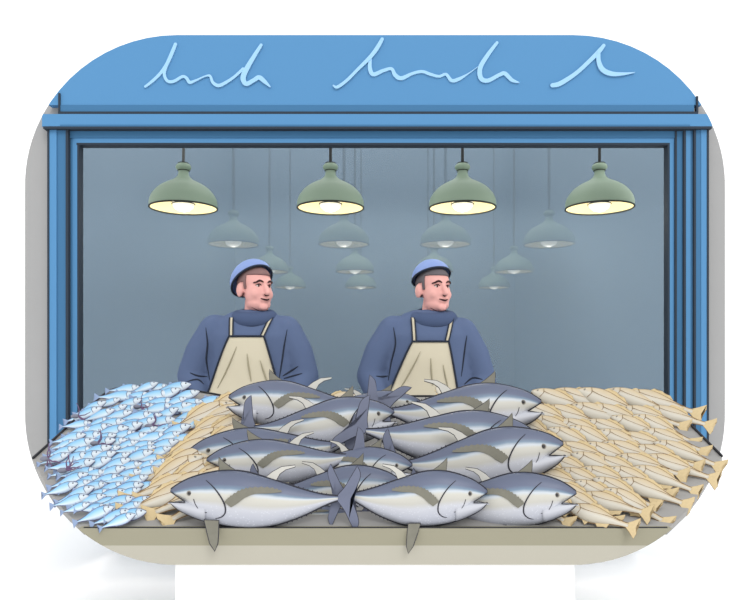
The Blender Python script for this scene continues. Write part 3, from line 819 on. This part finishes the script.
    for v in bm.verts:
        q = max(0.0, min(1.0, (v.co.z - cut) / .3)); k = 1.0 - .06 * (1 - q)
        v.co = CM @ Vector((v.co.x * cs[0] * k, v.co.y * cs[1] * k, v.co.z * cs[2]))
    c = obj('cap', bm, 'cap', root, True); so = c.modifiers.new('t', 'SOLIDIFY'); so.thickness = .005; so.offset = -1
    bm = bmesh.new(); rr = math.sqrt(1 - cut * cut) * .94
    add_tube(bm, [CM @ Vector((rr * cs[0] * math.cos(a), rr * cs[1] * math.sin(a), cut * cs[2])) for a in [i * math.pi / 24 for i in range(48)]], .0055, 8, True)
    obj('cap_band', bm, 'seam_dark', c, True)
    # --- sweater
    bm = bmesh.new()
    add_loft(bm, [(0, .02, 1.590, .070, .065), (0, .015, 1.575, .12, .085), (0, .01, 1.535, .170, .105), (0, 0, 1.46, .215, .130), (0, 0, 1.35, .210, .138), (0, 0, 1.2, .235, .130), (0, 0, 1.05, .230, .130), (0, 0, .97, .190, .132)])
    for s in (-1, 1):
        sh, el, wr = arms[0 if s < 0 else 1]
        mid = (Vector(sh) + Vector(el)) / 2 + Vector((s * .012, 0, .006)); we = Vector(wr)
        add_chain(bm, [sh, mid, el, (Vector(el) + we) / 2, we - (we - Vector(el)) * .04], [.085, .080, .074, .066, .046])
    sw = fuse(bm, .010, 7); sb = BVHTree.FromBMesh(sw)
    swo = obj('sweater', sw, 'sweater', root, True)
    def front(x, z, off=.003):
        h, nrm, i, dd = sb.ray_cast(Vector((x, -1.0, z)), Vector((0, 1, 0)))
        return Vector((x, (h.y if h else -.1) - off, z))
    for pts in crease:
        Q = catmull([(x, z, 0) for x, z in pts], 5); k = len(Q)
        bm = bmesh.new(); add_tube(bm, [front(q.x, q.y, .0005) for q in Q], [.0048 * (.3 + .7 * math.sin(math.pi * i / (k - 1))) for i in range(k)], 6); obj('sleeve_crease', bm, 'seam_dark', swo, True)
    # collar: thick rolled neck
    bm = bmesh.new(); cc = Vector((head_dx * .6, .005, head_z - .142))
    ring = []; rad = []; kc = 1.0 if yaw > .6 else 1.12
    for i in range(40):
        a = i * math.pi / 20; ring.append(cc + Vector((.082 * kc * math.cos(a), .078 * math.sin(a) - .004, .022 * math.sin(a)))); rad.append(.036 + .008 * (-math.sin(a)))
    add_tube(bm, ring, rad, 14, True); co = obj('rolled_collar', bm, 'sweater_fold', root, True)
    bm = bmesh.new(); add_tube(bm, [p + Vector((math.cos(i * math.pi / 20) * .028, math.sin(i * math.pi / 20) * .030, -.026)) for i, p in enumerate(ring)], .0042, 8, True); obj('collar_seam', bm, 'seam_dark', co, True)
    bm = bmesh.new(); add_tube(bm, [p + Vector((-math.cos(i * math.pi / 20) * .016, -math.sin(i * math.pi / 20) * .016, .031)) for i, p in enumerate(ring)], .0036, 8, True); obj('collar_edge', bm, 'seam_dark', co, True)
    # --- apron
    bx, (tl, tr_), (bl, br), zt, zb_, zlow = bib
    bm = bmesh.new(); NX, NZ = 16, 40; G = []
    def ap(u, v):
        z = zt + (zlow - zt) * v; t = min(1, (zt - z) / (zt - zb_)); t = t ** .9
        x = (tl + (bl - tl) * t) * (1 - u) + (tr_ + (br - tr_) * t) * u
        zz = max(z, 1.0); p = front(x, zz, .010); hh = Vector((x, p.y - (.0 if z > 1.0 else .02 * (1.0 - z)), z)); return hh
    rows_ = []
    for j in range(NZ + 1):
        rows_.append([ap(i / NX, j / NZ) for i in range(NX + 1)])
    for _ in range(4):     # relax so cloth hangs evenly
        for j in range(1, NZ):
            for i in range(NX + 1):
                ya = (rows_[j - 1][i].y + rows_[j + 1][i].y + rows_[j][max(0, i - 1)].y + rows_[j][min(NX, i + 1)].y) / 4
                rows_[j][i].y = min(rows_[j][i].y, ya)
    G = [[bm.verts.new(p) for p in rw] for rw in rows_]
    for j in range(NZ):
        for i in range(NX): bm.faces.new((G[j][i], G[j][i + 1], G[j + 1][i + 1], G[j + 1][i]))
    apr = obj('apron', bm, 'apron', root, True); so = apr.modifiers.new('t', 'SOLIDIFY'); so.thickness = .005
    off = Vector((0, -.003, 0))
    border = [rows_[j][0] + off for j in range(NZ, -1, -1)] + [rows_[0][i] + off for i in range(1, NX + 1)] + [rows_[j][NX] + off for j in range(1, NZ + 1)]
    bm = bmesh.new(); add_tube(bm, border, .0048, 8); obj('apron_edge', bm, 'seam_dark', apr, True)
    bm = bmesh.new()
    for (u0, v0, u1, v1) in ((.30, .06, .12, .30), (.55, .10, .62, .26), (.80, .14, .86, .28)):
        q = []
        for i in range(9):
            t = i / 8; u = u0 + (u1 - u0) * t; v = v0 + (v1 - v0) * t; z = int(round(v * NZ)); f = u * NX; a = int(f); p = ap(u, v) + Vector((0, -.0035, 0)); q.append(p)
        add_tube(bm, q, [.004 * (.3 + .7 * math.sin(math.pi * i / 8)) for i in range(9)], 6)
    obj('apron_fold_shade', bm, 'apron_fold_shade', apr, True)  # dark strokes, fold shade painted on the cloth
    for s, xb, xt in ((-1, tl, head_dx * .6 - .098), (1, tr_, head_dx * .6 + .095)):
        w = .009; pts = []
        for i in range(13):
            t = i / 12; x = xb + s * -.010 + (xt - xb - s * -.010) * t; z = zt - .004 + (1.552 - zt) * t
            pts.append(front(x, z, .006))
        bm = bmesh.new(); A = [bm.verts.new(p + Vector((-w, 0, 0))) for p in pts]; B = [bm.verts.new(p + Vector((w, 0, 0))) for p in pts]
        for i in range(12): bm.faces.new((A[i], B[i], B[i + 1], A[i + 1]))
        st = obj('apron_strap', bm, 'apron', root, True); so = st.modifiers.new('t', 'SOLIDIFY'); so.thickness = .004
        bm = bmesh.new()
        for q in (-w, w): add_tube(bm, [p + Vector((q, -.002, 0)) for p in pts], .0034, 6)
        obj('strap_edge', bm, 'seam_dark', st, True)
    # trousers and shoes, out of sight behind the counter
    bm = bmesh.new(); add_loft(bm, [(0, 0, 1.0, .180, .120), (0, 0, .90, .185, .125), (0, 0, .82, .17, .12)])
    for s in (-1, 1): add_chain(bm, [(s * .09, 0, .86), (s * .10, -.01, .50), (s * .10, .02, .12)], [.098, .076, .066])
    obj('trousers', fuse(bm, .012, 4), 'trouser', root, True)
    for s in (-1, 1):
        bm = bmesh.new(); add_ell(bm, (s * .105, -.05, .05), (.052, .135, .048)); add_box(bm, s * .105 - .045, s * .105 + .045, -.17, .07, .0, .02); obj('shoe', fuse(bm, .01, 3), 'shoe', root, True)
    return root

K = .005
# left man: cx px 252
person((252 - HX) * K, 3.5, math.radians(42), .018, 1.695,
       (((-.185, .01, 1.485), (-.300, .0, 1.262), (-.235, -.10, 1.130)), ((.165, .01, 1.480), (.262, .0, 1.262), (.215, -.10, 1.130))),
       'man in puffy slanted blue cap and navy sweater standing behind the left tuna', 'hair_brown',
       (math.radians(-36), (.108, .128, .112), Vector((0, .030, .034)), .08, math.radians(0)),
       (0, (-.088, .080), (-.200, .160), 1.455, 1.17, .62),
       [[(-.215, 1.50), (-.205, 1.42), (-.215, 1.33), (-.195, 1.24)], [(-.29, 1.278), (-.25, 1.262), (-.21, 1.258)], [(-.30, 1.235), (-.25, 1.245), (-.22, 1.222)],
        [(.185, 1.49), (.170, 1.40), (.160, 1.32), (.150, 1.25)], [(.24, 1.31), (.20, 1.285), (.165, 1.262)], [(.26, 1.275), (.215, 1.262), (.17, 1.25)]])
person((428 - HX) * K, 3.5, math.radians(28), .030, 1.692,
       (((-.170, .01, 1.480), (-.285, .0, 1.262), (-.235, -.10, 1.130)), ((.165, .01, 1.470), (.268, .0, 1.240), (.215, -.10, 1.120))),
       'man with grey hair and close fitting blue cap standing behind the right tuna', 'hair_grey',
       (math.radians(-24), (.106, .110, .118), Vector((0, .014, .038)), .24, math.radians(0)),
       (0, (-.085, .090), (-.205, .140), 1.430, 1.16, .62),
       [[(-.175, 1.50), (-.165, 1.42), (-.185, 1.33), (-.200, 1.24)], [(-.26, 1.262), (-.23, 1.258), (-.20, 1.262)],
        [(.185, 1.46), (.175, 1.40), (.165, 1.33), (.155, 1.26)], [(.26, 1.245), (.215, 1.252), (.17, 1.222)]])

# ---------------------------------------------------------------- light, camera
w = bpy.data.worlds.new('World'); SC.world = w; w.use_nodes = True
bg = w.node_tree.nodes['Background']; bg.inputs[0].default_value = (1, 1, 1, 1); bg.inputs[1].default_value = 1.30
def light(name, kind, loc, energy, rot=None, col=(1, 1, 1), **kw):
    l = bpy.data.lights.new(name, kind); l.energy = energy; l.color = col
    for k, v in kw.items(): setattr(l, k, v)
    o = bpy.data.objects.new(name, l); o.location = loc
    if rot: o.rotation_euler = rot
    COL.objects.link(o); return o
sun = light('sun', 'SUN', (2, -3, 6), 1.0, None, (1, 1, 1), angle=math.radians(25))
light('hall_fill', 'AREA', (0, 6.6, 4.7), 60, (0, 0, 0), (1, 1, 1), shape='RECTANGLE', size=3.4, size_y=4.4)  # added unseen fill light that brightens the hall
sun.rotation_euler = Vector((-.30, .85, -.75)).to_track_quat('-Z', 'Y').to_euler()
for k, (d, xs, bz) in enumerate(rows):
    for px in xs: light('bulb_light', 'POINT', ((px - HX) * d / F, d, LZ - .035), 2.6 if k == 0 else 0.5, None, (1, .95, .85), shadow_soft_size=.04)
cam = bpy.data.cameras.new('camera'); cam.sensor_width = 36; cam.sensor_fit = 'HORIZONTAL'; cam.lens = 36 * F / 750
cam.shift_y = (HY - 300) / 750; cam.clip_end = 100
co = bpy.data.objects.new('camera', cam); co.location = (0, 0, EYE); co.rotation_euler = (math.radians(90), 0, 0); COL.objects.link(co); SC.camera = co
vs = SC.view_settings; vs.view_transform = 'Standard'; vs.look = 'None'; vs.gamma = 1; vs.use_curve_mapping = False; vs.exposure = 0.0
